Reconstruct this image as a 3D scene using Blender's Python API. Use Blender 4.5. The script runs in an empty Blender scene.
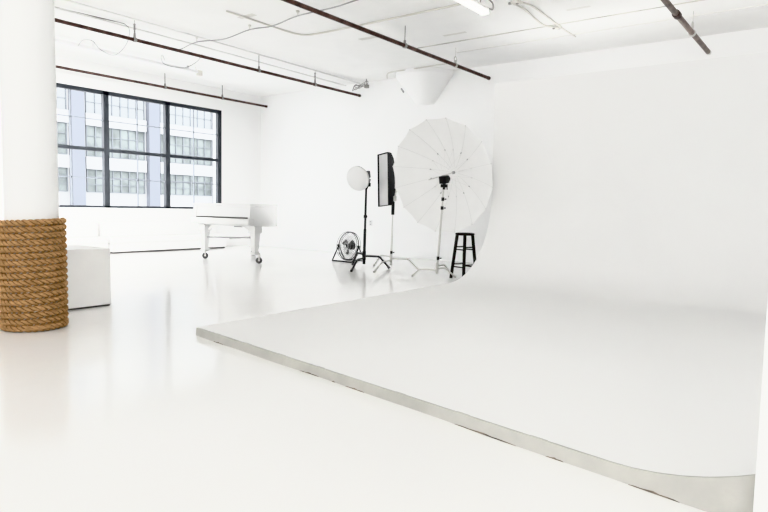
import bpy, bmesh, math, random
from mathutils import Vector, Matrix
random.seed(7)
PI = math.pi
scn = bpy.context.scene
COL = scn.collection

# ------------------------------------------------------------------ materials
def mat(name, color, rough=0.5, spec=0.5, metal=0.0, var=0.04, scale=6.0, bump=0.0, bscale=40.0,
        emit=None, estr=0.0, coat=0.0, trans=0.0):
    m = bpy.data.materials.new(name)
    m.use_nodes = True
    nt = m.node_tree
    b = nt.nodes['Principled BSDF']
    tc = nt.nodes.new('ShaderNodeTexCoord')
    nz = nt.nodes.new('ShaderNodeTexNoise')
    nz.inputs['Scale'].default_value = scale
    nz.inputs['Detail'].default_value = 4.0
    nt.links.new(tc.outputs['Object'], nz.inputs['Vector'])
    rp = nt.nodes.new('ShaderNodeValToRGB')
    lo = [max(0.0, c * (1 - var)) for c in color]
    hi = [min(1.0, c * (1 + var)) for c in color]
    rp.color_ramp.elements[0].position = 0.3
    rp.color_ramp.elements[1].position = 0.7
    rp.color_ramp.elements[0].color = (*lo, 1)
    rp.color_ramp.elements[1].color = (*hi, 1)
    nt.links.new(nz.outputs['Fac'], rp.inputs['Fac'])
    nt.links.new(rp.outputs['Color'], b.inputs['Base Color'])
    b.inputs['Roughness'].default_value = rough
    b.inputs['Specular IOR Level'].default_value = spec
    b.inputs['Metallic'].default_value = metal
    b.inputs['Coat Weight'].default_value = coat
    if bump:
        n2 = nt.nodes.new('ShaderNodeTexNoise')
        n2.inputs['Scale'].default_value = bscale
        n2.inputs['Detail'].default_value = 5.9
        nt.links.new(tc.outputs['Object'], n2.inputs['Vector'])
        bp = nt.nodes.new('ShaderNodeBump')
        bp.inputs['Strength'].default_value = bump
        bp.inputs['Distance'].default_value = 0.02
        nt.links.new(n2.outputs['Fac'], bp.inputs['Height'])
        nt.links.new(bp.outputs['Normal'], b.inputs['Normal'])
    if emit:
        b.inputs['Emission Color'].default_value = (*emit, 1)
        b.inputs['Emission Strength'].default_value = estr
    if trans:
        tr = nt.nodes.new('ShaderNodeBsdfTranslucent')
        nt.links.new(rp.outputs['Color'], tr.inputs['Color'])
        mx = nt.nodes.new('ShaderNodeMixShader')
        mx.inputs['Fac'].default_value = trans
        out = nt.nodes['Material Output']
        nt.links.new(b.outputs[0], mx.inputs[1])
        nt.links.new(tr.outputs[0], mx.inputs[2])
        nt.links.new(mx.outputs[0], out.inputs['Surface'])
    return m

def glass_mat():
    m = bpy.data.materials.new('window_glass')
    m.use_nodes = True
    nt = m.node_tree
    nt.nodes.clear()
    out = nt.nodes.new('ShaderNodeOutputMaterial')
    t = nt.nodes.new('ShaderNodeBsdfTransparent')
    t.inputs['Color'].default_value = (0.95, 0.965, 0.97, 1)
    g = nt.nodes.new('ShaderNodeBsdfGlossy')
    g.inputs['Roughness'].default_value = 0.02
    lw = nt.nodes.new('ShaderNodeLayerWeight')
    lw.inputs['Blend'].default_value = 0.12
    mx = nt.nodes.new('ShaderNodeMixShader')
    nt.links.new(lw.outputs['Fresnel'], mx.inputs['Fac'])
    nt.links.new(t.outputs[0], mx.inputs[1])
    nt.links.new(g.outputs[0], mx.inputs[2])
    nt.links.new(mx.outputs[0], out.inputs['Surface'])
    return m

M = {}
M['wall'] = mat('white_wall_paint', (0.88, 0.88, 0.877), 0.75, 0.2, var=0.008, scale=1.5, bump=0.05, bscale=25)
M['ceiling'] = mat('white_ceiling_paint', (0.87, 0.868, 0.86), 0.85, 0.1, var=0.02, scale=2.2, bump=0.15, bscale=6)
M['floor'] = mat('white_epoxy_floor', (0.84, 0.836, 0.825), 0.13, 0.42, var=0.012, scale=0.8, bump=0.09, bscale=2.2)
M['cyc'] = mat('white_cove_paint', (0.745, 0.744, 0.738), 0.8, 0.12, var=0.006, scale=1.0)
M['cyc_edge'] = mat('scuffed_edge_paint', (0.47, 0.463, 0.435), 0.8, 0.1, var=0.10, scale=5.0, bump=0.4, bscale=12)
M['white'] = mat('white_lacquer', (0.86, 0.86, 0.85), 0.35, 0.4, var=0.01)
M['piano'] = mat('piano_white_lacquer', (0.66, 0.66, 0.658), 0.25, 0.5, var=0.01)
M['pianogrey'] = mat('piano_underframe_grey', (0.34, 0.34, 0.34), 0.5, 0.3, var=0.05)  # grey of the front stretcher and knee block
M['box'] = mat('white_box_paint', (0.86, 0.855, 0.845), 0.55, 0.3, var=0.015)
M['upholstery'] = mat('white_vinyl', (0.87, 0.87, 0.865), 0.5, 0.3, var=0.01)
M['frame'] = mat('black_window_steel', (0.034, 0.039, 0.047), 0.5, 0.4, var=0.15)
M['muntin'] = mat('thin_window_lead', (0.20, 0.215, 0.24), 0.5, 0.3, var=0.1)
M['black'] = mat('black_metal', (0.014, 0.014, 0.015), 0.5, 0.3, var=0.2)
M['blackfab'] = mat('black_fabric', (0.018, 0.018, 0.019), 0.85, 0.2, var=0.2, scale=30)
M['wood'] = mat('black_stained_wood', (0.013, 0.011, 0.010), 0.6, 0.2, var=0.4, scale=18)
M['steel'] = mat('satin_steel', (0.55, 0.54, 0.52), 0.4, 0.5, metal=0.55, var=0.05)
M['rubber'] = mat('grey_rubber', (0.07, 0.07, 0.072), 0.6, 0.3, var=0.15)
M['diffuser'] = mat('grey_white_diffuser', (0.56, 0.56, 0.56), 0.9, 0.1, var=0.05, scale=5)
M['sock'] = mat('white_diffusion_sock', (0.72, 0.72, 0.72), 0.9, 0.1, var=0.01)
M['canopy'] = mat('white_umbrella_fabric', (0.82, 0.82, 0.815), 0.75, 0.15, var=0.012, scale=4, trans=0.16)
M['rib'] = mat('pale_rib', (0.64, 0.64, 0.635), 0.5, 0.3, var=0.03)
M['joint'] = mat('grey_joint', (0.30, 0.30, 0.30), 0.6, 0.3, var=0.1)
M['pipe'] = mat('rusty_brown_pipe', (0.080, 0.048, 0.042), 0.6, 0.3, var=0.5, scale=9, bump=0.2, bscale=50)
M['pipedark'] = mat('dark_pipe_fitting', (0.06, 0.035, 0.03), 0.6, 0.3, var=0.4, scale=12)
M['pipegrey'] = mat('greyed_brown_pipe', (0.17, 0.135, 0.12), 0.55, 0.3, var=0.35, scale=9, bump=0.2, bscale=50)
M['hanger'] = mat('grey_hanger_steel', (0.27, 0.26, 0.25), 0.6, 0.3, var=0.2)
M['conduit'] = mat('painted_conduit', (0.66, 0.645, 0.61), 0.7, 0.2, var=0.06, scale=4)
M['conduitwhite'] = mat('white_painted_conduit', (0.74, 0.74, 0.73), 0.7, 0.2, var=0.03)
M['cable'] = mat('grey_cable', (0.36, 0.36, 0.36), 0.6, 0.3, var=0.08)
M['track'] = mat('white_track', (0.76, 0.76, 0.76), 0.6, 0.3, var=0.02)
M['tube'] = mat('lit_fluorescent_tube', (0.9, 0.9, 0.9), 0.5, 0.2, emit=(1, 0.99, 0.97), estr=5.0)
M['rope'] = mat('manila_rope', (0.40, 0.245, 0.125), 0.9, 0.1, var=0.22, scale=30, bump=0.25, bscale=200)
M['ropeshade'] = mat('rope_crevice_shade', (0.13, 0.07, 0.03), 0.95, 0.05, var=0.2, scale=30)
M['gap'] = mat('gap_shade', (0.10, 0.095, 0.09), 0.9, 0.1, var=0.1)  # dark colour holds the shade under bases and in the key slot
M['crack'] = mat('dusty_crack', (0.20, 0.17, 0.14), 0.9, 0.1, var=0.6, scale=14)
M['line'] = mat('grey_seam', (0.50, 0.49, 0.46), 0.9, 0.1, var=0.25, scale=3)
M['patch'] = mat('ceiling_patch_grey', (0.70, 0.69, 0.67), 0.9, 0.1, var=0.05)
M['fac_white'] = mat('facade_white', (0.40, 0.40, 0.40), 0.8, 0.1, var=0.02, scale=0.3)
M['fac_blue'] = mat('facade_blue_pier', (0.150, 0.158, 0.178), 0.7, 0.2, var=0.05, scale=0.4)
M['fac_frame'] = mat('facade_mullion', (0.13, 0.14, 0.15), 0.6, 0.2, var=0.1)
M['fac_glass'] = mat('facade_glass', (0.135, 0.148, 0.146), 0.6, 0.2, var=0.45, scale=0.7)
M['fac_glass_pale'] = mat('facade_glass_pale', (0.28, 0.29, 0.295), 0.6, 0.2, var=0.10, scale=0.9)
M['street'] = mat('pale_street', (0.45, 0.45, 0.45), 0.9, 0.1, var=0.1, scale=0.5)
M['glass'] = glass_mat()
M['plate'] = mat('outlet_plate', (0.70, 0.70, 0.70), 0.5, 0.3, var=0.02)

# ------------------------------------------------------------------ mesh helpers
def bx(bm, x0, x1, y0, y1, z0, z1, mtx=None, bev=0.0):
    r = bmesh.ops.create_cube(bm, size=1.0)
    vs = r['verts']
    bmesh.ops.scale(bm, vec=(x1 - x0, y1 - y0, z1 - z0), verts=vs)
    bmesh.ops.translate(bm, vec=((x0 + x1) / 2, (y0 + y1) / 2, (z0 + z1) / 2), verts=vs)
    if bev:
        es = list({e for v in vs for e in v.link_edges})
        g = bmesh.ops.bevel(bm, geom=es, offset=bev, segments=2, affect='EDGES', profile=0.5)
        vs = list({v for f in g['faces'] for v in f.verts} | {v for v in vs if v.is_valid})
    if mtx is not None:
        bmesh.ops.transform(bm, matrix=mtx, verts=vs)
    return vs

def tube(bm, pts, r, seg=8, caps=True, closed=False):
    pts = [Vector(p) for p in pts]
    n = len(pts)
    rs = r if isinstance(r, (list, tuple)) else [r] * n
    rings = []
    ref = None
    for i, p in enumerate(pts):
        if closed:
            t = (pts[(i + 1) % n] - pts[i - 1]).normalized()
        elif i == 0:
            t = (pts[1] - p).normalized()
        elif i == n - 1:
            t = (p - pts[i - 1]).normalized()
        else:
            t = ((pts[i + 1] - p).normalized() + (p - pts[i - 1]).normalized()).normalized()
        if ref is None:
            ref = Vector((0, 0, 1)) if abs(t.z) < 0.9 else Vector((1, 0, 0))
        a = (ref - t * ref.dot(t))
        if a.length < 1e-6:
            a = t.orthogonal()
        a.normalize()
        ref = a
        b = t.cross(a)
        rings.append([bm.verts.new(p + (a * math.cos(2 * PI * k / seg) + b * math.sin(2 * PI * k / seg)) * rs[i])
                      for k in range(seg)])
    for i in range(n if closed else n - 1):
        A, B = rings[i], rings[(i + 1) % n]
        for k in range(seg):
            bm.faces.new((A[k], A[(k + 1) % seg], B[(k + 1) % seg], B[k]))
    if caps and not closed:
        bm.faces.new(list(reversed(rings[0])))
        bm.faces.new(rings[-1])

def lathe(bm, prof, seg=32, mtx=None):
    """prof: list of (r, z) revolved about z."""
    rings = []
    for r, z in prof:
        if r < 1e-6:
            rings.append([bm.verts.new((0, 0, z))])
        else:
            rings.append([bm.verts.new((r * math.cos(2 * PI * k / seg), r * math.sin(2 * PI * k / seg), z))
                          for k in range(seg)])
    for A, B in zip(rings[:-1], rings[1:]):
        for k in range(seg):
            k2 = (k + 1) % seg
            if len(A) == 1 and len(B) == 1:
                continue
            if len(A) == 1:
                bm.faces.new((A[0], B[k], B[k2]))
            elif len(B) == 1:
                bm.faces.new((A[k], A[k2], B[0]))
            else:
                bm.faces.new((A[k], A[k2], B[k2], B[k]))
    if mtx is not None:
        bmesh.ops.transform(bm, matrix=mtx, verts=[v for R in rings for v in R])

def prism(bm, outline, z0, z1):
    lo = [bm.verts.new((x, y, z0)) for x, y in outline]
    hi = [bm.verts.new((x, y, z1)) for x, y in outline]
    n = len(outline)
    bm.faces.new(list(reversed(lo)))
    bm.faces.new(hi)
    for i in range(n):
        j = (i + 1) % n
        bm.faces.new((lo[i], lo[j], hi[j], hi[i]))

def obj(name, bm, material, parent=None, smooth=False, angle=0.6):
    bmesh.ops.recalc_face_normals(bm, faces=bm.faces[:])
    me = bpy.data.meshes.new(name)
    bm.to_mesh(me)
    bm.free()
    me.materials.append(material)
    if smooth:
        for p in me.polygons:
            p.use_smooth = True
        try:
            me.set_sharp_from_angle(angle=angle)
        except Exception:
            pass
    o = bpy.data.objects.new(name, me)
    COL.objects.link(o)
    if parent is not None:
        o.parent = parent
        o.matrix_parent_inverse = Matrix.Identity(4)
    return o

def thing(name, label, cat, loc=(0, 0, 0), rotz=0.0, group=None):
    o = bpy.data.objects.new(name, None)
    o.empty_display_size = 0.1
    COL.objects.link(o)
    o.location = loc
    o.rotation_euler = (0, 0, rotz)
    tag(o, label, cat, group)
    return o

def tag(o, label, cat, group=None):
    o['label'] = label
    o['category'] = cat
    if group:
        o['group'] = group
    return o

def struct(name, bm, m, parent=None, label=None, **k):
    o = obj(name, bm, m, parent, **k)
    if parent is None:
        o['kind'] = 'structure'
        if label:
            o['label'] = label
    return o

def B():
    return bmesh.new()

def look(n, up=(0, 0, 1)):
    """matrix whose +Z axis is n and +Y is close to up"""
    z = Vector(n).normalized()
    x = Vector(up).cross(z).normalized()
    y = z.cross(x)
    return Matrix((x, y, z)).transposed().to_4x4()

# ------------------------------------------------------------------ room shell
XL, XR, YB, YF, ZC = -11.93, 3.4, 10.62, -5.0, 3.72
bm = B(); bx(bm, XL - 0.3, XR + 0.2, YF - 0.2, YB + 0.2, -0.2, 0.0)
struct('floor', bm, M['floor'])
bm = B(); bx(bm, XL - 0.3, XR + 0.2, YF - 0.2, YB + 0.2, ZC, ZC + 0.2)
struct('ceiling', bm, M['ceiling'])
bm = B(); bx(bm, XL - 0.3, XR + 0.2, YB, YB + 0.2, 0, ZC)
struct('wall_back', bm, M['wall'])
bm = B(); bx(bm, XR, XR + 0.2, YF, YB, 0, ZC)
struct('wall_right', bm, M['wall'])
bm = B(); bx(bm, XL - 0.3, XR + 0.2, YF - 0.2, YF, 0, ZC)
struct('wall_front', bm, M['wall'])

WZ0, WZ1 = 0.89, 3.21
W1 = (5.13, 9.40)
bm = B()
for y0, y1 in ((YF, W1[0]), (W1[1], YB)):
    bx(bm, XL - 0.3, XL, y0, y1, 0, ZC)
for y0, y1 in (W1,):
    bx(bm, XL - 0.3, XL, y0, y1, 0, WZ0)
    bx(bm, XL - 0.3, XL, y0, y1, WZ1, ZC)
struct('wall_left', bm, M['wall'])

def make_window(name, y0, y1, n):
    x0, x1 = XL - 0.09, XL + 0.004
    root = bpy.data.objects.new(name, None); COL.objects.link(root)
    root['kind'] = 'structure'
    bm = B()
    bx(bm, x0, x1, y0, y1, WZ1 - 0.075, WZ1)
    bx(bm, x0, x1, y0, y1, WZ0, WZ0 + 0.045)
    step = (y1 - y0 - 0.1) / n
    for k in range(n + 1):
        yc = y0 + 0.05 + step * k
        bx(bm, x0, x1, yc - 0.055 if k else y0, yc + 0.055 if k < n else y1, WZ0, WZ1)
    bx(bm, x0, x1 - 0.015, y0, y1, 2.01, 2.075)
    obj('window_frame', bm, M['frame'], root)
    bm = B()
    for k in range(n):
        yc = y0 + 0.05 + step * (k + 0.5)
        bx(bm, x0 + 0.03, x0 + 0.06, yc - 0.010, yc + 0.010, WZ0, WZ1)
    for z in (1.475, 2.63):
        bx(bm, x0 + 0.03, x0 + 0.06, y0, y1, z - 0.009, z + 0.009)
    obj('muntin_bars', bm, M['muntin'], root)
    bm = B()
    v = [bm.verts.new((x0 + 0.045, y, z)) for y, z in ((y0, WZ0), (y1, WZ0), (y1, WZ1), (y0, WZ1))]
    bm.faces.new(v)
    obj('glass_pane', bm, M['glass'], root)
make_window('window_1', W1[0], W1[1], 3)

# the back wall runs into the floor through a small painted cove
bm = B()
rowA = []
for k in range(13):
    a = PI / 2 * k / 12
    rowA.append([bm.verts.new((x, YB - 0.45 + 0.45 * math.sin(a), 0.452 - 0.45 * math.cos(a))) for x in (XL, XR)])
for A, C in zip(rowA[:-1], rowA[1:]):
    bm.faces.new((A[0], A[1], C[1], C[0]))
struct('trim_3', bm, M['wall'], smooth=True, angle=1.5)

# ceiling seams running across the room
for i, (y, w) in enumerate(((8.82, 0.022), (9.45, 0.012))):
    bm = B(); bx(bm, -6.1 if i == 0 else -5.6, XR, y, y + w, ZC - 0.012, ZC + 0.001)
    struct('trim_%d' % (i + 1), bm, M['line'] if i == 0 else M['patch'])

# ------------------------------------------------------------------ cyclorama
R = 1.1
CT = 2.74
PZ = 0.06
FL = Vector((-3.92, 2.86)); FR = Vector((-0.66, 2.3298)); BL = Vector((-3.99, 6.70)); BR = Vector((-0.70, 6.70))
def front_y(x):
    return 2.86 + (x + 3.92) * (2.32 - 2.86) / (3.32)
prof = [(R * math.sin(a), PZ + R - R * math.cos(a)) for a in [PI / 2 * k / 20 for k in range(21)]] + [(R, 1.6), (R, 2.2), (R, CT)]
cyc = thing('cyclorama', 'large white curved studio cove with raised floor and seamless back wall', 'cyclorama', (0, 0, 0))
bm = B()
frames = []
for k in range(13):
    t = k / 12
    frames.append((BL.lerp(BR, t), Vector((0, 1))))
for k in range(1, 17):
    a = PI / 2 * k / 16
    frames.append((BR, Vector((math.sin(a), math.cos(a)))))
for k in range(1, 13):
    t = k / 12
    frames.append((BR.lerp(FR, t), Vector((1, 0))))
grid = []
for p, d in frames:
    row = []
    for (u, z) in prof:
        q = p + d * u
        y = q.y
        if p is frames[-1][0]:
            y = front_y(q.x)
        row.append(bm.verts.new((q.x, y, z)))
    grid.append(row)
for A, C in zip(grid[:-1], grid[1:]):
    for k in range(len(prof) - 1):
        try:
            bm.faces.new((A[k], C[k], C[k + 1], A[k + 1]))
        except ValueError:
            pass
# raised floor as a subdivided quad
fg = []
NX = 12
for i in range(NX + 1):
    t = i / NX
    a = FL.lerp(FR, t); b_ = BL.lerp(BR, t)
    fg.append([bm.verts.new((*a.lerp(b_, s / 12), PZ)) for s in range(13)])
for i in range(NX):
    for s in range(12):
        bm.faces.new((fg[i][s], fg[i + 1][s], fg[i + 1][s + 1], fg[i][s + 1]))
bmesh.ops.remove_doubles(bm, verts=bm.verts[:], dist=0.0005)
sweep = obj('cove_surface', bm, M['cyc'], cyc, smooth=True, angle=1.2)

# front edge board, following the cove profile up at its right end
XE = -0.175
bm = B()
top = [(FL.x, PZ)]
for k in range(1, 60):
    x = FL.x + (FR.x - FL.x) * k / 60
    top.append((x, PZ + 0.0022 * math.sin(k * 1.3) * math.sin(k * 0.37) - 0.001))
a = 0.0
while True:
    x = FR.x + R * math.sin(a); z = PZ + R - R * math.cos(a)
    if x > XE:
        break
    top.append((x, z)); a += 0.02
top.append((XE, PZ + R - math.sqrt(R * R - (XE - FR.x) ** 2)))
lo1, hi1, lo2, hi2 = [], [], [], []
for x, z in top:
    y = front_y(x)
    w = 0.006 * math.sin(x * 2.3) + 0.003 * math.sin(x * 7.1)
    lo1.append(bm.verts.new((x, y - 0.012 + w, 0))); hi1.append(bm.verts.new((x, y - 0.010, z)))
    lo2.append(bm.verts.new((x, y + 0.03, 0))); hi2.append(bm.verts.new((x, y + 0.004, z)))
for i in range(len(top) - 1):
    bm.faces.new((lo1[i], lo1[i + 1], hi1[i + 1], hi1[i]))
    bm.faces.new((hi1[i], hi1[i + 1], hi2[i + 1], hi2[i]))
bm.faces.new((lo1[0], hi1[0], hi2[0], lo2[0]))
obj('front_edge', bm, M['cyc_edge'], cyc)
# dark gaps where the board meets the floor
for x0, x1 in ((-3.64, -3.50), (-2.60, -2.42), (-2.30, -2.27), (-2.18, -2.02), (-1.40, -1.06), (-0.92, -0.84), (-0.58, -0.40)):
    bm = B()
    N8 = 8
    lo, hi = [], []
    for k in range(N8 + 1):
        x = x0 + (x1 - x0) * k / N8
        w = 0.006 * math.sin(x * 2.3) + 0.003 * math.sin(x * 7.1)
        y = front_y(x) - 0.0125 + w
        tk = 0.008 * math.sin(PI * (k + 0.3) / (N8 + 0.6)) * (0.7 + 0.3 * math.sin(k * 2.1))
        lo.append(bm.verts.new((x, y - 0.004, 0.001))); hi.append(bm.verts.new((x, y - 0.0012, 0.001 + tk)))
    for k in range(N8):
        bm.faces.new((lo[k], lo[k + 1], hi[k + 1], hi[k]))
    obj('edge_crack', bm, M['crack'], cyc)
# left end cap (profile board) and backs
bm = B()
pl = [(FL.x, FL.y, 0), (FL.x, FL.y, PZ)] + [(BL.x, BL.y + u, z) for u, z in prof] + [(BL.x, BL.y + R + 0.1, CT), (BL.x, BL.y + R + 0.1, 0)]
bm.faces.new([bm.verts.new(p) for p in pl])
obj('end_profile', bm, M['cyc'], cyc)
bm = B()
bx(bm, BL.x, BR.x + R + 0.1, BL.y + R + 0.004, BL.y + R + 0.1, 0, CT)
bx(bm, BR.x + R + 0.07, BR.x + R + 0.17, 2.3, BL.y + R + 0.1, 0, CT)
obj('backing', bm, M['cyc'], cyc)
bm = B(); bx(bm, BL.x, XR - 0.01, BL.y + R + 0.1, YB - 0.01, CT - 0.08, CT - 0.02); obj('bounce_board', bm, M['cyc'], cyc)  # added board behind the cove top, unseen, bounces light onto the upper wall
bm = B()
ya = front_y(XE) - 0.03
bx(bm, XE, 0.75, ya - 0.04, ya + 0.02, 0, CT)
obj('end_panel', bm, M['wall'], cyc)

# ------------------------------------------------------------------ column with rope
CX, CY = -5.10, 2.19
t = thing('column', 'round white structural column rising from the rope wrapping to the ceiling', 'column', (CX, CY, 0))
bm = B(); lathe(bm, [(0.188, 0), (0.188, 3.05)], 48)
obj('shaft', bm, M['wall'], t, smooth=True)
bm = B(); lathe(bm, [(0.188, 3.05), (0.24, 3.10), (0.62, 3.62), (0.66, 3.64), (0.66, ZC)], 48)
obj('capital', bm, M['wall'], t, smooth=True)

bm = B()
turns = 17.3; rr = 0.0252; Rh = 0.188 + rr + 0.003
L = turns * 2 * PI * Rh
N = 2300
pitch = 0.13
def rise(v):
    """height of the rope's centre after v turns: first turn flat on the floor, then one rope width a turn"""
    return 2 * rr * (0.0 if v < 0.9 else (v - 0.9) - 0.1 * (1 - math.exp(-(v - 0.9) * 6)))
for s in range(3):
    pts = []
    for i in range(N + 1):
        u = i / N
        ang = 2 * PI * turns * u - 0.72
        zc = rr + 0.0025 + rise(turns * u)
        c, sn = math.cos(ang), math.sin(ang)
        ph = -2 * PI * (L * u) / pitch + s * 2 * PI / 3
        ro = 0.0142
        pts.append((CX + c * (Rh + ro * math.cos(ph)), CY + sn * (Rh + ro * math.cos(ph)), max(0.0135, zc + ro * math.sin(ph))))
    tube(bm, pts, 0.0122, 7)
core = B()  # dark brown core paints crevice shade between the strands and coils
tube(core, [(CX + math.cos(2 * PI * turns * i / 900 - 0.72) * Rh, CY + math.sin(2 * PI * turns * i / 900 - 0.72) * Rh, rr + 0.0025 + rise(turns * i / 900)) for i in range(901)], 0.0195, 8)
rope = obj('coiled_rope', bm, M['rope'], smooth=True, angle=3.0)
obj('rope_shade_core', core, M['ropeshade'], rope, smooth=True, angle=3.0)
tag(rope, 'thick tan manila rope wound in tight coils around the base of the white column', 'rope')

# ------------------------------------------------------------------ white box beside the column
t = thing('display_box', 'plain white box standing on the floor right behind the rope-wrapped column', 'box', (-5.965, 2.685, 0))
bm = B(); bx(bm, -0.31, 0.31, -0.45, 0.45, 0.018, 0.56, bev=0.004)
obj('body', bm, M['box'], t)
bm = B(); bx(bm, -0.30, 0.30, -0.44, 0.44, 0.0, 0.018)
obj('base_shade', bm, M['gap'], t)  # dark base standing in for the shadow under the box

# ------------------------------------------------------------------ white benches under the window
def bench(loc, length, label):
    t = thing('window_bench', label, 'bench', loc, 0, 'white benches under the window')
    bm = B(); bx(bm, -0.25, 0.25, 0, length, 0.035, 0.20, bev=0.006); obj('base', bm, M['upholstery'], t)
    bm = B(); bx(bm, -0.25, 0.26, -0.005, length + 0.005, 0.20, 0.325, bev=0.02); obj('seat_cushion', bm, M['upholstery'], t, smooth=True)
    bm = B(); bx(bm, -0.25, -0.10, 0.0, length, 0.325, 0.615, bev=0.02); obj('backrest', bm, M['upholstery'], t, smooth=True)
    bm = B(); bx(bm, -0.23, 0.235, 0.015, length - 0.015, 0.0, 0.035); obj('base_shade', bm, M['gap'], t)  # dark base drawn for the shadow line below the bench
    return t
bench((-11.66, 6.36, 0), 2.75, 'long low white bench under the window, behind the piano')
bench((-11.675, 4.30, 0), 1.99, 'low white bench under the window, half hidden by the column and box')

# ------------------------------------------------------------------ grand piano
t = thing('grand_piano', 'white grand piano with closed lid on dark caster wheels near the window', 'piano', (0, 0, 0))
def arc_outline(front_y0, inset=0.0):
    pts = [(-9.60 + inset, front_y0), (-8.06 - inset, front_y0), (-8.06 - inset, 7.52)]
    ctrl = [(-8.06, 7.52), (-8.12, 7.62), (-8.32, 7.79), (-8.54, 8.00), (-8.70, 8.15), (-8.84, 8.27), (-9.0, 8.35), (-9.2, 8.38), (-9.42, 8.36), (-9.56, 8.26), (-9.60, 8.1)]
    for (x, y) in ctrl[1:]:
        pts.append((x - inset if x > -9.1 else x + inset, y - inset if y > 8.25 else y))
    return pts
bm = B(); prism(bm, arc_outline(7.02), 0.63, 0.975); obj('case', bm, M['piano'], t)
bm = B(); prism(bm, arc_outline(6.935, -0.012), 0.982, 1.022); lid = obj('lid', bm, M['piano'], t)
bm = B(); bx(bm, -9.6, -8.07, 7.275, 7.281, 1.0222, 1.0235); obj('hinge_line', bm, M['line'], lid)
# keybed, cheeks, fallboard
bm = B(); bx(bm, -9.66, -8.05, 6.90, 7.03, 0.655, 0.765, bev=0.008); obj('key_slip', bm, M['piano'], t, smooth=True)
bm = B()
v = [bm.verts.new(p) for p in ((-9.52, 6.938, 0.792), (-8.10, 6.938, 0.792), (-8.10, 6.955, 0.978), (-9.52, 6.955, 0.978), (-9.52, 7.06, 0.792), (-8.10, 7.06, 0.792))]
bm.faces.new((v[0], v[1], v[2], v[3])); bm.faces.new((v[0], v[4], v[5], v[1]))
bm.faces.new((v[0], v[3], v[4])); bm.faces.new((v[1], v[5], v[2]))
obj('fallboard', bm, M['piano'], t)
bm = B(); bx(bm, -9.52, -8.10, 6.925, 7.03, 0.767, 0.79); obj('key_gap', bm, M['gap'], t)
for x0, x1 in ((-9.606, -9.52), (-8.10, -8.053)):
    bm = B()
    prof2 = [(6.93, 0.765), (6.93, 0.86), (6.935, 0.92), (6.945, 0.978), (7.05, 0.978), (7.05, 0.765)]
    lo = [bm.verts.new((x0, y, z)) for y, z in prof2]; hi = [bm.verts.new((x1, y, z)) for y, z in prof2]
    bm.faces.new(lo); bm.faces.new(list(reversed(hi)))
    for i in range(6):
        j = (i + 1) % 6
        bm.faces.new((lo[i], lo[j], hi[j], hi[i]))
    obj('cheek', bm, M['piano'], t)
def leg(x, y, wheel_dx):
    bm = B()
    bx(bm, x - 0.085, x + 0.085, y - 0.085, y + 0.085, 0.52, 0.635, bev=0.008)
    prism_pts = [(0.042, 0.17), (0.042, 0.24), (0.05, 0.30), (0.058, 0.46), (0.064, 0.52)]
    for (w0, z0), (w1, z1) in zip(prism_pts[:-1], prism_pts[1:]):
        a4 = [bm.verts.new((x + sx * w0, y + sy * w0, z0)) for sx, sy in ((-1, -1), (1, -1), (1, 1), (-1, 1))]
        b4 = [bm.verts.new((x + sx * w1, y + sy * w1, z1)) for sx, sy in ((-1, -1), (1, -1), (1, 1), (-1, 1))]
        for i in range(4):
            bm.faces.new((a4[i], a4[(i + 1) % 4], b4[(i + 1) % 4], b4[i]))
    bx(bm, x - 0.06, x + 0.06, y - 0.06, y + 0.06, 0.145, 0.19, bev=0.006)
    lg = obj('leg', bm, M['piano'], t)
    wx = x + wheel_dx
    bm = B()
    tube(bm, [(wx - 0.02, y, 0.056), (wx + 0.02, y, 0.056)], 0.056, 20)
    mtx = Matrix.Translation((wx, y, 0)) @ Matrix.Rotation(-0.75, 4, 'Z') @ Matrix.Translation((-wx, -y, 0))
    bmesh.ops.transform(bm, matrix=mtx, verts=bm.verts[:])
    obj('caster_wheel', bm, M['rubber'], lg, smooth=True)
    bm = B()
    for s in (-1, 1):
        bx(bm, wx + s * 0.027 - 0.004, wx + s * 0.027 + 0.004, y - 0.010, y + 0.010, 0.045, 0.135)
    bx(bm, min(x, wx) - 0.035, max(x, wx) + 0.035, y - 0.03, y + 0.03, 0.13, 0.146)
    tube(bm, [(wx - 0.030, y, 0.056), (wx + 0.030, y, 0.056)], 0.014, 12)
    bmesh.ops.transform(bm, matrix=mtx, verts=bm.verts[:])
    obj('caster_fork', bm, M['steel'], lg)
leg(-9.42, 7.05, 0.0)
leg(-8.13, 7.12, 0.10)
leg(-9.34, 8.16, -0.03)
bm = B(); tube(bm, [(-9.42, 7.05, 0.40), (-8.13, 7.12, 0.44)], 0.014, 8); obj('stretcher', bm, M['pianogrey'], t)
bm = B(); tube(bm, [(-9.34, 8.16, 0.38), (-8.78, 7.10, 0.40)], 0.016, 8); obj('stretcher', bm, M['piano'], t)
bm = B(); tube(bm, [(-9.34, 8.16, 0.33), (-8.13, 7.12, 0.33)], 0.02, 8); obj('stretcher', bm, M['piano'], t)
for x0, x1 in ((-9.40, -9.10), (-8.15, -8.45)):
    bm = B()
    pts = []
    for k in range(9):
        a = PI / 2 * k / 8
        pts.append((x0 + (x1 - x0) * (1 - math.cos(a)), 7.08, 0.42 + 0.22 * math.sin(a)))
    tube(bm, pts, 0.02, 8)
    obj('arched_brace', bm, M['box'], t, smooth=True)
bm = B(); bx(bm, -8.62, -8.42, 7.06, 7.09, 0.61, 0.632); obj('knee_block', bm, M['pianogrey'], t)

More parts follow.
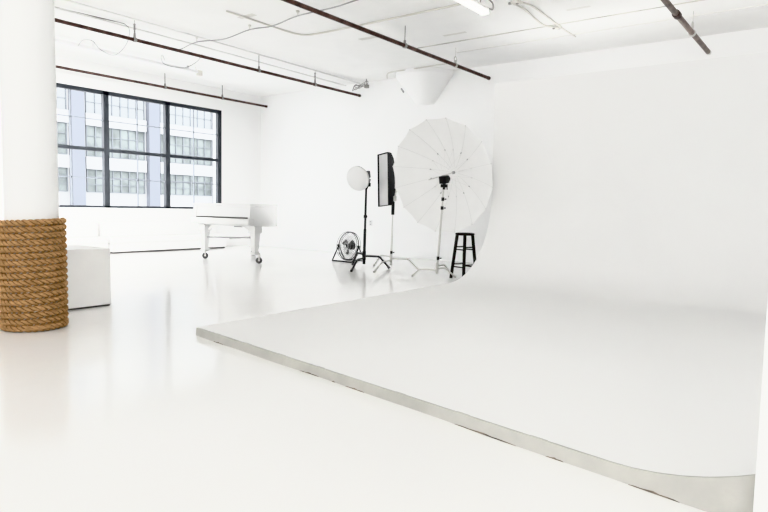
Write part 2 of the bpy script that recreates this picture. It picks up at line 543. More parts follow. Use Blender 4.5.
# ------------------------------------------------------------------ floor fan
FX, FY = -7.29, 8.62
t = thing('floor_fan', 'black round wire-caged floor fan on a tubular frame beside the dish light', 'fan', (FX, FY, 0), math.radians(-5))
tiltm = Matrix.Translation((0, 0, 0.285)) @ Matrix.Rotation(math.radians(-8), 4, 'X') @ look((0, -1, 0))
RF = 0.26
bm = B()
def ring(bm, r, z, w, seg=40):
    tube(bm, [tiltm @ Vector((r * math.cos(2 * PI * k / seg), r * math.sin(2 * PI * k / seg), z)) for k in range(seg)], w, 5, closed=True)
ring(bm, RF, 0.0, 0.009); ring(bm, RF, 0.05, 0.004); ring(bm, RF, -0.05, 0.004)
obj('rim', bm, M['black'], t, smooth=True)
bm = B()
for r, z in ((0.06, 0.062), (0.12, 0.062), (0.18, 0.058)):
    ring(bm, r, z, 0.002, 32); ring(bm, r, -z, 0.002, 32)
for k in range(36):
    a = 2 * PI * k / 36
    c, s = math.cos(a), math.sin(a)
    for sg in (1, -1):
        tube(bm, [tiltm @ Vector((r * math.cos(a + tw), r * math.sin(a + tw), sg * z)) for r, z, tw in ((0.03, 0.062, 0), (0.12, 0.062, 0.12), (0.19, 0.056, 0.2), (RF, 0.0, 0.22))], 0.0024, 3)
obj('grille', bm, M['cable'], t)
bm = B()
lathe(bm, [(0, 0.035), (0.035, 0.035), (0.045, 0.02), (0.045, -0.02), (0.06, -0.03), (0.06, -0.12), (0.04, -0.14), (0, -0.14)], 20, tiltm)
obj('motor_hub', bm, M['black'], t, smooth=True)
for k in range(3):
    bm = B()
    a0 = k * 2 * PI / 3 + 0.5
    rows = []
    for i in range(6):
        r = 0.035 + 0.125 * i / 5
        w = 0.22 + 0.26 * math.sin(PI * (i + 0.6) / 6.2)
        rows.append([bm.verts.new(tiltm @ Vector((r * math.cos(a0 + w * j), r * math.sin(a0 + w * j), 0.018 * j))) for j in (-1, -0.3, 0.4, 1)])
    for A, C in zip(rows[:-1], rows[1:]):
        for j in range(3):
            bm.faces.new((A[j], C[j], C[j + 1], A[j + 1]))
    obj('blade', bm, M['black'], t, smooth=True)
bm = B()
tube(bm, [(-0.255, 0, 0.285), (-0.268, -0.14, 0.03), (-0.25, -0.17, 0.014), (-0.20, -0.18, 0.0135), (0.20, -0.18, 0.0135), (0.25, -0.17, 0.014), (0.268, -0.14, 0.03), (0.255, 0, 0.285)], 0.0125, 8)
tube(bm, [(-0.255, 0, 0.285), (-0.27, 0.16, 0.03), (-0.25, 0.19, 0.0135), (0.25, 0.19, 0.0135), (0.27, 0.16, 0.03), (0.255, 0, 0.285)], 0.0105, 8)
obj('base_frame', bm, M['black'], t, smooth=True)
for s in (-1, 1):
    bm = B(); tube(bm, [(s * 0.24, 0, 0.285), (s * 0.28, 0, 0.285)], 0.02, 12); obj('tilt_knob', bm, M['black'], t, smooth=True)

# ------------------------------------------------------------------ stands
def floor_stand(parent, base, topp, feet, pm, lm, r=0.014, lower=None, hub=0.16, split=None, knob=0.65):
    """post from base hub to top and bent tubular legs of a turtle base (local coordinates)"""
    bm = B()
    b0 = Vector((base[0], base[1], 0.07)); tp = Vector(topp)
    tube(bm, [b0, b0.lerp(tp, 0.45), b0.lerp(tp, 0.46), tp], [r * 1.25, r * 1.25, r, r * 0.9], 10)
    po = obj('pole', bm, pm, parent, smooth=True)
    for i, (fx, fy, fr) in enumerate(feet):
        h = hub + 0.03 * i
        b = Vector((base[0], base[1], h)); f = Vector((fx, fy, 0.012))
        k = b.lerp(Vector((fx, fy, h)), fr)
        bm = B()
        tube(bm, [b, b.lerp(k, 0.9), b.lerp(k, 0.98) + Vector((0, 0, -0.006)), k.lerp(f, 0.08), f], r * 0.85, 8)
        lg = obj('leg', bm, lm, parent, smooth=True)
        d = (f - k).normalized()
        bm = B(); tube(bm, [f - d * 0.05, f], r * 1.15, 8); obj('foot_cap', bm, M['rubber'] if lm is M['black'] else lm, lg)
    bm = B()
    tube(bm, [(base[0], base[1], hub - 0.03), (base[0], base[1], hub + 0.11)], r * 1.7, 12)
    obj('leg_collar', bm, lm, parent, smooth=True)
    for u in (split or (0.45,)):
        p = b0.lerp(tp, u)
        bm = B(); tube(bm, [p - Vector((0, 0, 0.025)), p + Vector((0, 0, 0.025))], r * 1.55, 12)
        tube(bm, [p, p + Vector((0.055, 0.02, 0)) * knob], 0.008 * knob, 8)
        tube(bm, [p + Vector((0.05, 0.02, 0)) * knob, p + Vector((0.07, 0.028, 0)) * knob], 0.017 * knob, 8)
        obj('clamp_knob', bm, M['black'], parent)
    return po

# --- dish light on black stand
t = thing('dish_light', 'round white-fronted dish light with black head on a black floor stand', 'studio light', (-6.3, 7.85, 0))
floor_stand(t, (0, 0), (0.02, 0.0, 1.33), ((0.24, -0.61, 0.55), (0.38, 0.20, 0.6), (-0.45, 0.25, 0.6)), M['black'], M['black'], 0.019, hub=0.17, split=(0.62,), knob=0.45)
dc = Vector((-0.07, -0.12, 1.46)); dn = Vector((0.16, -0.94, -0.26)).normalized()
dm = Matrix.Translation(dc) @ look(dn)
bm = B(); lathe(bm, [(0, 0.026), (0.08, 0.024), (0.15, 0.016), (0.203, 0.0), (0.206, -0.01)], 40, dm); obj('front_sock', bm, M['sock'], t, smooth=True)
bm = B(); lathe(bm, [(0.207, -0.004), (0.204, -0.03), (0.15, -0.10), (0.07, -0.14), (0.06, -0.16)], 40, dm); obj('dish', bm, M['sock'], t, smooth=True)
bm = B(); bx(bm, -0.055, 0.055, -0.06, 0.06, -0.36, -0.15, dm, bev=0.012)
hd = obj('lamp_head', bm, M['black'], t, smooth=True)
bm = B(); tube(bm, [(0.02, 0, 1.30), (0.025, 0.05, 1.38), (0.0, 0.11, 1.46)], 0.02, 8); bx(bm, -0.03, 0.05, 0.02, 0.08, 1.34, 1.40)
obj('tilt_bracket', bm, M['black'], hd)

# --- strip softbox on steel stand
t = thing('strip_softbox', 'tall narrow black strip softbox with grey front on a steel stand', 'softbox', (-5.86, 8.0, 0))
floor_stand(t, (0, 0), (0.02, 0.0, 1.12), ((0.12, -0.60, 0.52), (0.40, 0.22, 0.62), (-0.52, 0.22, 0.6)), M['steel'], M['steel'], 0.0135, hub=0.15, split=(0.2,))
bm = B(); tube(bm, [(0.017, 0, 0.89), (0.02, 0, 1.10)], 0.026, 12)
obj('grip_sleeve', bm, M['black'], t, smooth=True)
sn = Vector((-0.33, -0.94, 0.02)).normalized()
sm = Matrix.Translation((-0.135, -0.06, 1.45)) @ look(sn) @ Matrix.Rotation(math.radians(5.0), 4, 'Z')
hw, hh = 0.145, 0.425
bm = B(); bx(bm, -hw + 0.012, hw - 0.012, -hh + 0.014, hh - 0.014, -0.012, -0.004, sm); obj('front_diffuser', bm, M['diffuser'], t)
bm = B()
rings = []
for w, h, z in ((hw, hh, 0.02), (hw, hh, -0.012), (hw * 0.97, hh * 0.98, -0.06), (hw * 0.74, hh * 0.80, -0.13), (0.075, 0.12, -0.185), (0.07, 0.10, -0.21)):
    rings.append([bm.verts.new(sm @ Vector((sx * w, sy * h, z))) for sx, sy in ((-1, -1), (0, -1), (1, -1), (1, -0.5), (1, 0), (1, 0.5), (1, 1), (0, 1), (-1, 1), (-1, 0.5), (-1, 0), (-1, -0.5))])
for A, C in zip(rings[:-1], rings[1:]):
    for i in range(12):
        bm.faces.new((A[i], A[(i + 1) % 12], C[(i + 1) % 12], C[i]))
bm.faces.new(rings[-1])
sk = obj('softbox_shell', bm, M['blackfab'], t)
bm = B(); bx(bm, -0.05, 0.05, -0.06, 0.06, -0.25, -0.19, sm, bev=0.01); hd = obj('lamp_head', bm, M['black'], t, smooth=True)
bm = B(); tube(bm, [(0.02, 0, 1.10), (0.03, 0.03, 1.18), (0.0, 0.14, 1.36)], 0.016, 8); bx(bm, -0.01, 0.05, -0.02, 0.05, 1.11, 1.19)
obj('tilt_bracket', bm, M['steel'], hd)

# --- big parabolic umbrella on leaning steel stand
t = thing('umbrella_light', 'huge white parabolic umbrella with black flash head on a leaning steel stand', 'studio umbrella', (-4.67, 7.50, 0))
floor_stand(t, (0, 0), (0.135, -0.09, 1.31), ((-0.37, -0.09, 0.70), (0.22, 0.17, 0.45), (-0.06, 0.50, 0.5)), M['steel'], M['steel'], 0.0135, hub=0.12, split=(0.18, 0.76, 0.86))
rc = Vector((-0.05, 0.11, 1.466)); ap = Vector((-0.055, 0.50, 1.546))
ax = (ap - rc).normalized()
um = Matrix.Translation(ap) @ look(-ax)
RU, DU, NP = 0.84, (ap - rc).length, 16
def uprof(f):
    return Vector((0, RU * f, DU * (f ** 1.7)))
bm = B()
rows = []
SUB = 4
apex = bm.verts.new(um @ Vector((0, 0, 0)))
for i in range(1, 13):
    f = i / 12
    row = []
    for k in range(NP * SUB):
        a = 2 * PI * (k + 0.5 * SUB) / (NP * SUB)
        kk = (k % SUB) / SUB
        ha = PI / NP
        da = (kk - 0.5) * 2 * ha if False else (kk * 2 * ha - ha)
        chord = math.cos(ha) / math.cos(da) if kk else 1.0
        sag = 1.0 + (chord - 1.0) * 1.0
        z = DU * (f ** 1.7) - 0.012 * f * math.sin(PI * kk)
        r = RU * f * sag
        if i == 12:
            r *= 1.0 - 0.012 * math.sin(PI * kk)
        row.append(bm.verts.new(um @ Vector((r * math.cos(a), r * math.sin(a), z))))
    rows.append(row)
n = NP * SUB
for k in range(n):
    bm.faces.new((apex, rows[0][k], rows[0][(k + 1) % n]))
for A, C in zip(rows[:-1], rows[1:]):
    for k in range(n):
        bm.faces.new((A[k], C[k], C[(k + 1) % n], A[(k + 1) % n]))
can = obj('canopy', bm, M['canopy'], t, smooth=True, angle=0.12)
for k in range(NP):
    a = 2 * PI * (k + 0.5) / NP
    rib = B()
    pts = []
    for i in range(1, 11):
        f = i / 10
        v = uprof(f)
        pts.append(um @ Vector((v.y * math.cos(a), v.y * math.sin(a), v.z + 0.003)))
    tube(rib, pts, 0.0019, 5)
    rb = obj('rib', rib, M['rib'], t)
    d = um.to_3x3() @ Vector((math.cos(a), math.sin(a), 0))
    for f, nm in ((0.42, 'rib_joint'), (0.99, 'rib_tip')):
        j = B()
        v = uprof(f)
        c = um @ Vector((v.y * math.cos(a), v.y * math.sin(a), v.z + 0.008))
        tube(j, [c - d * 0.010, c + d * 0.010], 0.007 if f < 0.9 else 0.005, 6)
        obj(nm, j, M['joint'] if (k % 3 and f < 0.9) else M['rib'], rb)
    st = B()
    v = uprof(0.42)
    tube(st, [um @ Vector((v.y * math.cos(a), v.y * math.sin(a), v.z + 0.01)), um @ Vector((0.012 * math.cos(a), 0.012 * math.sin(a), 0.30))], 0.0011, 4)
    obj('strut', st, M['rib'], rb)
bm = B(); tube(bm, [um @ Vector((0, 0, -0.03)), um @ Vector((0, 0, 0.72))], 0.0055, 8); obj('shaft', bm, M['steel'], t, smooth=True)
bm = B(); tube(bm, [um @ Vector((0, 0, 0.0)), um @ Vector((0, 0, 0.035))], 0.022, 14); obj('hub', bm, M['joint'], t, smooth=True)
hm = um @ Matrix.Translation((0, 0, 0.58))
hm = Matrix.Translation((0.142, -0.09, 1.41)) @ Matrix.Scale(0.86, 4) @ look(-ax)
bm = B()
bx(bm, -0.065, 0.065, -0.062, 0.062, -0.055, 0.075, hm, bev=0.014)
hd = obj('flash_head', bm, M['black'], t, smooth=True)
bm = B(); lathe(bm, [(0.0, -0.055), (0.05, -0.055), (0.06, -0.085), (0.058, -0.09), (0.045, -0.065)], 20, hm); obj('reflector_cup', bm, M['black'], hd, smooth=True)
bm = B(); bx(bm, -0.045, 0.045, -0.025, 0.03, 1.30, 1.345, Matrix.Translation((0.138, -0.09, 0)), bev=0.006)
tube(bm, [(0.138, -0.09, 1.27), (0.138, -0.09, 1.35)], 0.02, 10)
tube(bm, [(0.138, -0.09, 1.31), (0.185, -0.09, 1.315), (0.19, -0.09, 1.27)], 0.008, 8)
obj('tilt_bracket', bm, M['black'], hd)

# ------------------------------------------------------------------ bar stool
t = thing('bar_stool', 'black wooden backless stool with crossed rungs standing below the big umbrella', 'stool', (-4.385, 7.78, 0), math.radians(-15.7))
bm = B(); lathe(bm, [(0, 0.625), (0.12, 0.625), (0.136, 0.632), (0.14, 0.645), (0.136, 0.658), (0.11, 0.662), (0, 0.660)], 36); obj('seat', bm, M['wood'], t, smooth=True)
def legp(sx, sy, z):
    u = 1 - z / 0.63
    w = 0.078 + 0.052 * u
    return Vector((sx * w, sy * w, z))
for sx, sy in ((-1, -1), (1, -1), (1, 1), (-1, 1)):
    bm = B()
    a = legp(sx, sy, 0.0); b_ = legp(sx, sy, 0.628)
    w = 0.0165
    A = [bm.verts.new(a + Vector((i * w, j * w, 0))) for i, j in ((-1, -1), (1, -1), (1, 1), (-1, 1))]
    C = [bm.verts.new(b_ + Vector((i * w, j * w, 0))) for i, j in ((-1, -1), (1, -1), (1, 1), (-1, 1))]
    for i in range(4):
        bm.faces.new((A[i], A[(i + 1) % 4], C[(i + 1) % 4], C[i]))
    bm.faces.new(list(reversed(A))); bm.faces.new(C)
    obj('leg', bm, M['wood'], t)
cs = ((-1, -1), (1, -1), (1, 1), (-1, 1))
for i in range(4):
    for z in ((0.42, 0.17) if i % 2 == 0 else (0.455, 0.205)):
        bm = B(); tube(bm, [legp(*cs[i], z), legp(*cs[(i + 1) % 4], z)], 0.0095, 8); obj('rung', bm, M['wood'], t, smooth=True)

# ------------------------------------------------------------------ ceiling pipes
PZc = 3.43
def ceiling_pipe(x, y0, y1, r, m, hy, label, plain_end=False):
    t = thing('ceiling_pipe', label, 'pipe', (x, y0, PZc), 0, 'brown pipes hung below the ceiling')
    bm = B(); tube(bm, [(0, 0, 0), (0, (y1 - y0) * 0.5, 0), (0, y1 - y0, 0)], r, 14); obj('pipe_run', bm, m, t, smooth=True)
    for y, kind in hy:
        bm = B()
        yy = y - y0
        tube(bm, [(0, yy - 0.022, 0), (0, yy + 0.022, 0)], r * 1.35, 14)
        bx(bm, -0.012, 0.012, yy - 0.014, yy + 0.014, r, r + 0.05)
        if kind == 'rod':
            tube(bm, [(0, yy, r), (0, yy, ZC - PZc)], 0.008, 6)
        elif kind == 'chain':
            for k in range(6):
                bx(bm, -0.014 if k % 2 else -0.009, 0.014 if k % 2 else 0.009, yy - 0.01, yy + 0.01, r + 0.02 + k * 0.032, r + 0.046 + k * 0.032)
            tube(bm, [(0, yy, r), (0, yy, ZC - PZc)], 0.004, 6)
        else:
            ringp = [(0.0, yy + 0.038 * math.cos(a), r + 0.065 + 0.045 * math.sin(a)) for a in [2 * PI * k / 14 for k in range(14)]]
            tube(bm, ringp, 0.009, 6, closed=True)
            tube(bm, [(0, yy, r + 0.10), (0, yy, ZC - PZc)], 0.004, 6)
        obj('hanger', bm, M['hanger'] if kind != 'ring' else M['steel'], t)
    bm = B(); tube(bm, [(0, y1 - y0 - 0.05, 0), (0, y1 - y0 + 0.004, 0)], r * 1.15, 14); obj('end_cap', bm, M['pipedark'] if not plain_end else M['conduitwhite'], t, smooth=True)
    return t
ceiling_pipe(-11.58, 2.6, 10.5, 0.026, M['pipe'], ((7.67, 'rod'), (9.15, 'rod')), 'thin brown pipe running just above the black window')
ceiling_pipe(-8.66, 1.8, 10.55, 0.027, M['pipe'], ((5.23, 'chain'), (7.66, 'rod'), (9.13, 'chain')), 'long brown pipe passing above the piano and left column, second from window')
ceiling_pipe(-5.45, 3.6, 10.4, 0.029, M['pipe'], ((7.68, 'rod'), (9.17, 'ring')), 'thick brown pipe ending above the big umbrella')
tp = ceiling_pipe(-1.815, 5.2, 10.48, 0.034, M['pipegrey'], ((9.25, 'ring'),), 'short grey-brown pipe piece at the upper right above the cove', True)
bm = B(); tube(bm, [(0, 8.24 - 5.2, 0), (0, 8.36 - 5.2, 0)], 0.047, 14); obj('coupling', bm, M['pipedark'], tp, smooth=True)

# ------------------------------------------------------------------ conduits, cables and rails on the ceiling
def run(name, label, cat, pts, r, m, group=None, smooth=True, seg=6):
    bm = B(); tube(bm, pts, r, seg)
    return tag(obj(name, bm, m, None, smooth=smooth, angle=1.5), label, cat, group)
def spline(P, n=8):
    P = [Vector(p) for p in P]
    out = []
    for i in range(len(P) - 1):
        p0, p1, p2, p3 = P[max(i - 1, 0)], P[i], P[i + 1], P[min(i + 2, len(P) - 1)]
        for k in range(n):
            u = k / n
            out.append(0.5 * ((2 * p1) + (p2 - p0) * u + (2 * p0 - 5 * p1 + 4 * p2 - p3) * u * u + (3 * p1 - p0 - 3 * p2 + p3) * u ** 3))
    out.append(P[-1])
    return out
ZT = ZC - 0.019
run('conduit', 'beige conduit bent at a right angle on the ceiling left of the fluorescent light', 'conduit',
    spline([(-7.12, 5.70, ZT), (-7.12, 6.5, ZT), (-7.11, 6.98, ZT), (-7.02, 7.16, ZT), (-6.80, 7.22, ZT), (-6.0, 7.24, ZT), (-4.9, 7.24, ZT), (-4.0, 7.24, ZT)]), 0.014, M['conduit'], 'ceiling conduits')
run('conduit', 'pale conduit bent round the corner of the flared white capital', 'conduit',
    spline([(-7.85, 10.45, ZT), (-7.62, 10.15, ZT), (-7.40, 10.03, ZT), (-6.9, 10.03, ZT), (-6.0, 9.99, ZT)]), 0.013, M['conduit'], 'ceiling conduits')
run('conduit', 'white painted twin conduit on ceiling, the one nearer the beige bent conduit', 'conduit',
    [(-8.50, 2.5, ZC - 0.04), (-8.50, 6.0, ZC - 0.04), (-8.62, 10.5, ZC - 0.04)], 0.014, M['conduitwhite'], 'white ceiling conduits')
run('conduit', 'white painted twin conduit on ceiling, the one nearer the brown pipe', 'conduit',
    [(-8.92, 2.5, ZC - 0.05), (-8.92, 6.5, ZC - 0.05), (-9.02, 10.5, ZC - 0.05)], 0.016, M['conduitwhite'], 'white ceiling conduits')
run('conduit', 'beige conduit with an angled step, left one of the pair right of the fluorescent light', 'conduit',
    spline([(-3.66, 7.62, ZT), (-3.64, 7.9, ZT), (-3.70, 8.55, ZT), (-3.68, 8.80, ZT), (-3.56, 8.90, ZT)]), 0.013, M['conduit'], 'paired conduits')
run('conduit', 'straight beige conduit, right one of the pair right of the fluorescent light', 'conduit',
    spline([(-3.56, 7.62, ZT), (-3.50, 7.85, ZT), (-3.52, 8.6, ZT), (-3.54, 9.1, ZT), (-3.53, 9.55, ZT)]), 0.013, M['conduit'], 'paired conduits')
for (x, y, s, lab) in ((-3.60, 7.55, 0.055, 'small grey junction box at the near end of the paired conduits'), (-3.56, 8.92, 0.04, 'small grey junction box at the far end of the paired conduits')):
    t = thing('junction_box', lab, 'junction box', (x, y, ZC + 0.004), 0, 'junction boxes')
    bm = B(); bx(bm, -s, s, -s, s, -0.05, 0.0, bev=0.006); obj('body', bm, M['conduit'], t)
    bm = B(); tube(bm, [(s * 0.3, 0, -0.055), (s * 0.3, 0, -0.045)], 0.02, 10); tube(bm, [(-s, 0, -0.03), (-s - 0.05, 0, -0.03)], 0.017, 8); obj('fitting', bm, M['hanger'], t)
zc = ZC - 0.10
cord_pts = [(-9.30, 6.30, zc), (-9.15, 6.36, zc - 0.02), (-8.66, 6.33, zc + 0.02), (-8.0, 6.36, zc - 0.02), (-7.4, 6.36, zc + 0.03), (-6.85, 6.32, zc - 0.01), (-6.3, 6.28, zc + 0.03), (-5.6, 6.24, zc + 0.01), (-5.0, 6.26, zc + 0.05), (-4.5, 6.26, zc)]
t = thing('hanging_cord', 'grey electric cord slung across the ceiling over the brown pipes', 'cord', (0, 0, 0))
bm = B(); tube(bm, spline(cord_pts), 0.010, 6); obj('cord_run', bm, M['cable'], t, smooth=True)
for p in (cord_pts[2], cord_pts[4], cord_pts[6], cord_pts[8]):
    bm = B(); tube(bm, [(p[0], p[1], p[2] - 0.01), (p[0], p[1], ZC)], 0.007, 6); tube(bm, [(p[0], p[1], ZC - 0.02), (p[0], p[1], ZC)], 0.022, 8); obj('hook', bm, M['conduit'], t)
run('cable', 'thin brown cable running along the ceiling above the leftmost long pipe', 'cable',
    [(-8.98, 3.2, ZC - 0.03), (-8.95, 4.4, ZC - 0.03), (-8.87, 5.19, ZC - 0.03)], 0.008, M['hanger'])
run('cable', 'grey cable drooping in a wave below the ceiling near the left column', 'cable',
    spline([(-8.87, 5.19, ZC - 0.03), (-8.95, 5.32, ZC - 0.08), (-9.15, 5.40, 3.50), (-9.55, 5.50, 3.42), (-10.0, 5.62, 3.46), (-10.15, 5.50, 3.55), (-10.2, 5.40, 3.67), (-10.3, 5.30, 3.68), (-10.45, 5.28, 3.60)]), 0.0065, M['cable'], 'drooping cables')
run('cable', 'grey cable looping below the ceiling left above the middle window pane', 'cable',
    spline([(-9.35, 6.95, ZC - 0.05), (-9.45, 6.92, 3.55), (-9.6, 6.80, 3.44), (-9.7, 6.62, 3.42), (-9.8, 6.48, 3.46), (-9.8, 6.42, 3.55), (-9.85, 6.48, 3.62), (-9.9, 6.56, 3.55)]), 0.0065, M['cable'], 'drooping cables')
t = thing('lighting_track', 'long white track rail under the ceiling between window and long pipe', 'track rail', (-10.55, 2.5, ZC))
bm = B(); bx(bm, -0.03, 0.03, 0, 5.3, -0.11, -0.06); obj('rail', bm, M['track'], t)
for y in (1.2, 3.1, 5.0):
    bm = B(); bx(bm, -0.01, 0.01, y - 0.02, y + 0.02, -0.06, 0.0); obj('bracket', bm, M['track'], t)
bm = B(); bx(bm, -0.035, 0.035, 5.22, 5.32, -0.15, -0.05); tube(bm, [(0, 5.2, -0.05), (0.01, 5.17, 0.0)], 0.008, 6); obj('end_feed', bm, M['conduit'], t)

# cluster of wire loops where the twin conduits end by the back wall
t = thing('wire_bundle', 'tangle of grey wires at the far end of the twin conduits', 'wires', (-8.45, 10.35, ZC - 0.10))
for k in range(4):
    bm = B()
    pts = [(0.16 * math.cos(a) * (1 - 0.15 * k) - 0.05 * k, 0.08 * math.sin(a * 1.0), 0.03 * math.sin(a * 2 + k) + 0.05 * math.sin(a) - 0.02 * k) for a in [2 * PI * i / 16 for i in range(16)]]
    tube(bm, pts, 0.007, 5, closed=True); obj('wire_loop', bm, M['cable'] if k % 2 else M['hanger'], t, smooth=True)
bm = B(); bx(bm, 0.10, 0.17, -0.04, 0.04, -0.09, -0.02); tube(bm, [(0.13, 0, -0.02), (0.13, 0, 0.10)], 0.01, 6); obj('connector', bm, M['hanger'], t)

# small patches / plates on the ceiling
for x, y, w, d in ((-6.3, 7.9, 0.20, 0.05), (-7.1, 6.05, 0.16, 0.05), (-3.05, 8.3, 0.16, 0.03), (-5.05, 8.45, 0.20, 0.035)):
    bm = B(); bx(bm, -w, w, -d, d, -0.004, 0.0)
    o = tag(obj('ceiling_plate', bm, M['patch']), 'small grey patch plate on the ceiling', 'plate', 'ceiling patch plates')
    o.location = (x, y, ZC)
    o['label'] = {-6.3: 'grey patch plate on ceiling between the two middle brown pipes', -7.1: 'grey patch plate on ceiling near the bent beige conduit',
                  -3.05: 'narrow grey plate on ceiling right of the paired conduits', -5.05: 'narrow grey plate on ceiling just below the fluorescent light'}[x]

# fluorescent light
t = thing('fluorescent_light', 'lit white fluorescent tube fixture hanging at the top of the ceiling', 'ceiling light', (-3.93, 5.25, 3.56))
bm = B(); bx(bm, -0.065, 0.065, 0, 2.1, 0.015, 0.055, bev=0.006); obj('housing', bm, M['white'], t)
for x in (-0.034, 0.034):
    bm = B(); tube(bm, [(x, 0.03, -0.005), (x, 2.07, -0.005)], 0.02, 10); obj('tube', bm, M['tube'], t, smooth=True)
bm = B(); bx(bm, -0.06, 0.06, 2.07, 2.1, -0.03, 0.02); obj('end_socket', bm, M['white'], t)
for y in (0.2, 1.95):
    bm = B(); tube(bm, [(0, y, 0.05), (0, y, ZC - 3.55)], 0.006, 6); obj('hanging_rod', bm, M['hanger'], t)
bm = B(); tube(bm, spline([(0.03, 2.05, 0.05), (0.10, 2.10, 0.03), (0.12, 2.05, 0.09), (0.10, 1.95, 0.13), (0.06, 1.85, ZC - 3.55)]), 0.010, 6); obj('power_cord', bm, M['hanger'], t, smooth=True)

# flared capital at the back wall
t = thing('wall_capital', 'white flared column capital half sunk into the back wall above the umbrella', 'column capital', (-6.98, YB + 0.02, 0))
def half_lathe(bm, prof, seg=24):
    rows = []
    for r, z in prof:
        rows.append([bm.verts.new((r * math.cos(PI + PI * k / seg), r * math.sin(PI + PI * k / seg), z)) for k in range(seg + 1)])
    for A, C in zip(rows[:-1], rows[1:]):
        for k in range(seg):
            bm.faces.new((A[k], A[k + 1], C[k + 1], C[k]))
bm = B(); half_lathe(bm, [(0.0, 3.09), (0.19, 3.10), (0.23, 3.13), (0.60, 3.60), (0.63, 3.64), (0.63, ZC)]); obj('flare', bm, M['wall'], t, smooth=True)
bm = B(); tube(bm, [(-0.42, -0.30, 3.42), (-0.34, -0.33, 3.34)], 0.018, 8); obj('bolt', bm, M['cable'], t)
# wall socket
t = thing('wall_socket', 'small white socket plate low on the back wall behind the stands', 'socket', (-8.35, YB, 0.66))
bm = B(); bx(bm, -0.045, 0.045, -0.012, 0.0, -0.065, 0.065, bev=0.004); obj('plate', bm, M['plate'], t)
bm = B()
for z in (-0.028, 0.028):
    bx(bm, -0.017, 0.017, -0.015, -0.011, z - 0.014, z + 0.014)
obj('receptacle', bm, M['cable'], t)

# ------------------------------------------------------------------ building across the street
FXX = -45.0
t = thing('building', 'white building with blue-grey piers and gridded windows across the street', 'building', (FXX, 0, -4))
bm = B(); bx(bm, -6, 0.0, 4, 56, 0, 26); obj('wall', bm, M['fac_white'], t)
pier_y = [9.8, 15.85, 21.95, 28.05, 34.5, 40.8, 47.0]
for y in pier_y:
    bm = B(); bx(bm, 0.0, 0.5, y, y + 0.92, 0, 26); obj('pier', bm, M['fac_blue'], t)
floors = ((5.75, 7.42, 'fac_glass', 3), (8.4, 10.6, 'fac_glass', 3), (11.5, 14.0, 'fac_glass_pale', 3))
for y0, y1 in zip(pier_y[:-1], pier_y[1:]):
    for (z0, z1, gm, rws) in floors:
        a, b_ = y0 + 1.25, y1 - 0.2
        bm = B()
        nC = 7
        for k in range(nC + 1):
            yy = a + (b_ - a) * k / nC
            bx(bm, 0.0, 0.12, yy - 0.035, yy + 0.035, z0, z1)
        for k in range(rws + 1):
            zz = z0 + (z1 - z0) * k / rws
            bx(bm, 0.0, 0.10, a, b_, zz - 0.03, zz + 0.03)
        w = obj('window', bm, M['fac_frame'], t)
        bm = B(); bx(bm, 0.0, 0.03, a, b_, z0, z1); obj('pane', bm, M[gm], w)
        bm = B(); bx(bm, 0.0, 0.25, a - 0.1, b_ + 0.1, z1 + 0.02, z1 + 0.9); obj('spandrel', bm, M['fac_white'], t)
bm = B(); bx(bm, -60, XL - 0.31, -20, 70, -4.2, -4.0); struct('ground', bm, M['street'])

# ------------------------------------------------------------------ lights
w = bpy.data.worlds.new('World'); scn.world = w
w.use_nodes = True
bg = w.node_tree.nodes['Background']
bg.inputs['Color'].default_value = (0.97, 0.98, 1.0, 1)
bg.inputs['Strength'].default_value = 5.9

def area(name, loc, rot, sx, sy, power, color=(1, 1, 1), portal=False):
    d = bpy.data.lights.new(name, 'AREA')
    d.shape = 'RECTANGLE'; d.size = sx; d.size_y = sy; d.energy = power; d.color = color
    if portal:
        d.cycles.is_portal = True
    o = bpy.data.objects.new(name, d); COL.objects.link(o)
    o.location = loc; o.rotation_euler = rot
    return o
for nm, (y0, y1) in (('window_portal', W1),):
    area(nm, (XL - 0.35, (y0 + y1) / 2, (WZ0 + WZ1) / 2), (0, -PI / 2, 0), WZ1 - WZ0, y1 - y0, 1, portal=True)
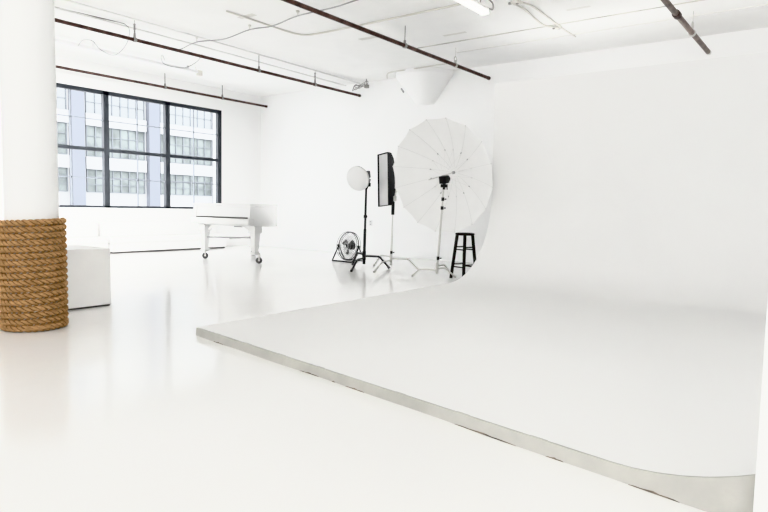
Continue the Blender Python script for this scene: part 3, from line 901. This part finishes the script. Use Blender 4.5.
# added fill lamps, none in view: behind camera, overhead and above the bounce board
def aim(name, loc, d, sx, sy, p, c=(1, 1, 1)):
    o = area(name, loc, (0, 0, 0), sx, sy, p, c)
    o.rotation_euler = Vector(d).to_track_quat('-Z', 'Z').to_euler()
    return o
WH = (1, 0.998, 0.99)
for x, y, p in ((-4.5, -3.4, 46), (-1.0, -3.0, 46), (2.2, 0.6, 30)):
    aim('bounce_fill', (x, y, 2.2), (0, 0.3, 1), 1.2, 1.2, p, WH)  # added lamps aimed up so the ceiling spreads the fill
aim('side_fill', (3.2, -1.8, 1.9), (-1, 0.5, 0), 4.0, 3.0, 125, WH)  # added fill from the right, out of view
aim('rear_fill', (-3.0, -4.8, 2.0), (0, 1, 0), 9.0, 3.0, 56, WH)  # added frontal fill from behind the camera
o = aim('key_fill', (-0.6, 0.1, 2.95), (0.02, 1, -0.16), 1.0, 0.8, 30, WH)  # added lamp above the camera, brightens the cove wall's right part
o.data.spread = math.radians(95)
o = aim('window_wall_fill', (-7.0, 1.0, ZC - 0.12), (-0.80, 0.58, -0.42), 1.6, 0.5, 270, WH)  # added lamp out of view, whitens the window wall
o.data.spread = math.radians(65)
o = aim('piano_side_fill', (-3.6, 9.2, 2.86), (-4.4, -1.6, -1.9), 0.6, 0.35, 30, WH)  # added lamp hidden behind the cove, lifts the piano's side
o.data.spread = math.radians(55)
for x in (-2.8, 0.6):
    aim('ceiling_fill', (x, 8.9, 2.84), (0, 0.1, 1), 2.6, 0.5, 10, WH)  # added lamps hidden behind the cove, brighten ceiling and upper wall

# ------------------------------------------------------------------ camera
yaw, pit, rol = math.radians(36.884), math.radians(4.4995), math.radians(1.111)
cy_, sy_ = math.cos(yaw), math.sin(yaw)
f = Vector((-sy_ * math.cos(pit), cy_ * math.cos(pit), -math.sin(pit)))
rt = Vector((cy_, sy_, 0)); up = rt.cross(f)
r2 = rt * math.cos(rol) + up * math.sin(rol); u2 = up * math.cos(rol) - rt * math.sin(rol)
cam = bpy.data.cameras.new('Camera')
cam.sensor_width = 36.0
cam.lens = 36.0 * 613.12 / 768.0
cam.clip_end = 300
co = bpy.data.objects.new('Camera', cam); COL.objects.link(co)
mw = Matrix((r2, u2, -f)).transposed().to_4x4()
mw.translation = Vector((0, 0, 1.0))
co.matrix_world = mw
scn.camera = co
scn.view_settings.view_transform = 'Khronos PBR Neutral'
scn.view_settings.look = 'None'
scn.view_settings.exposure = 0.43
scn.cycles.diffuse_bounces = 8
scn.cycles.max_bounces = 14
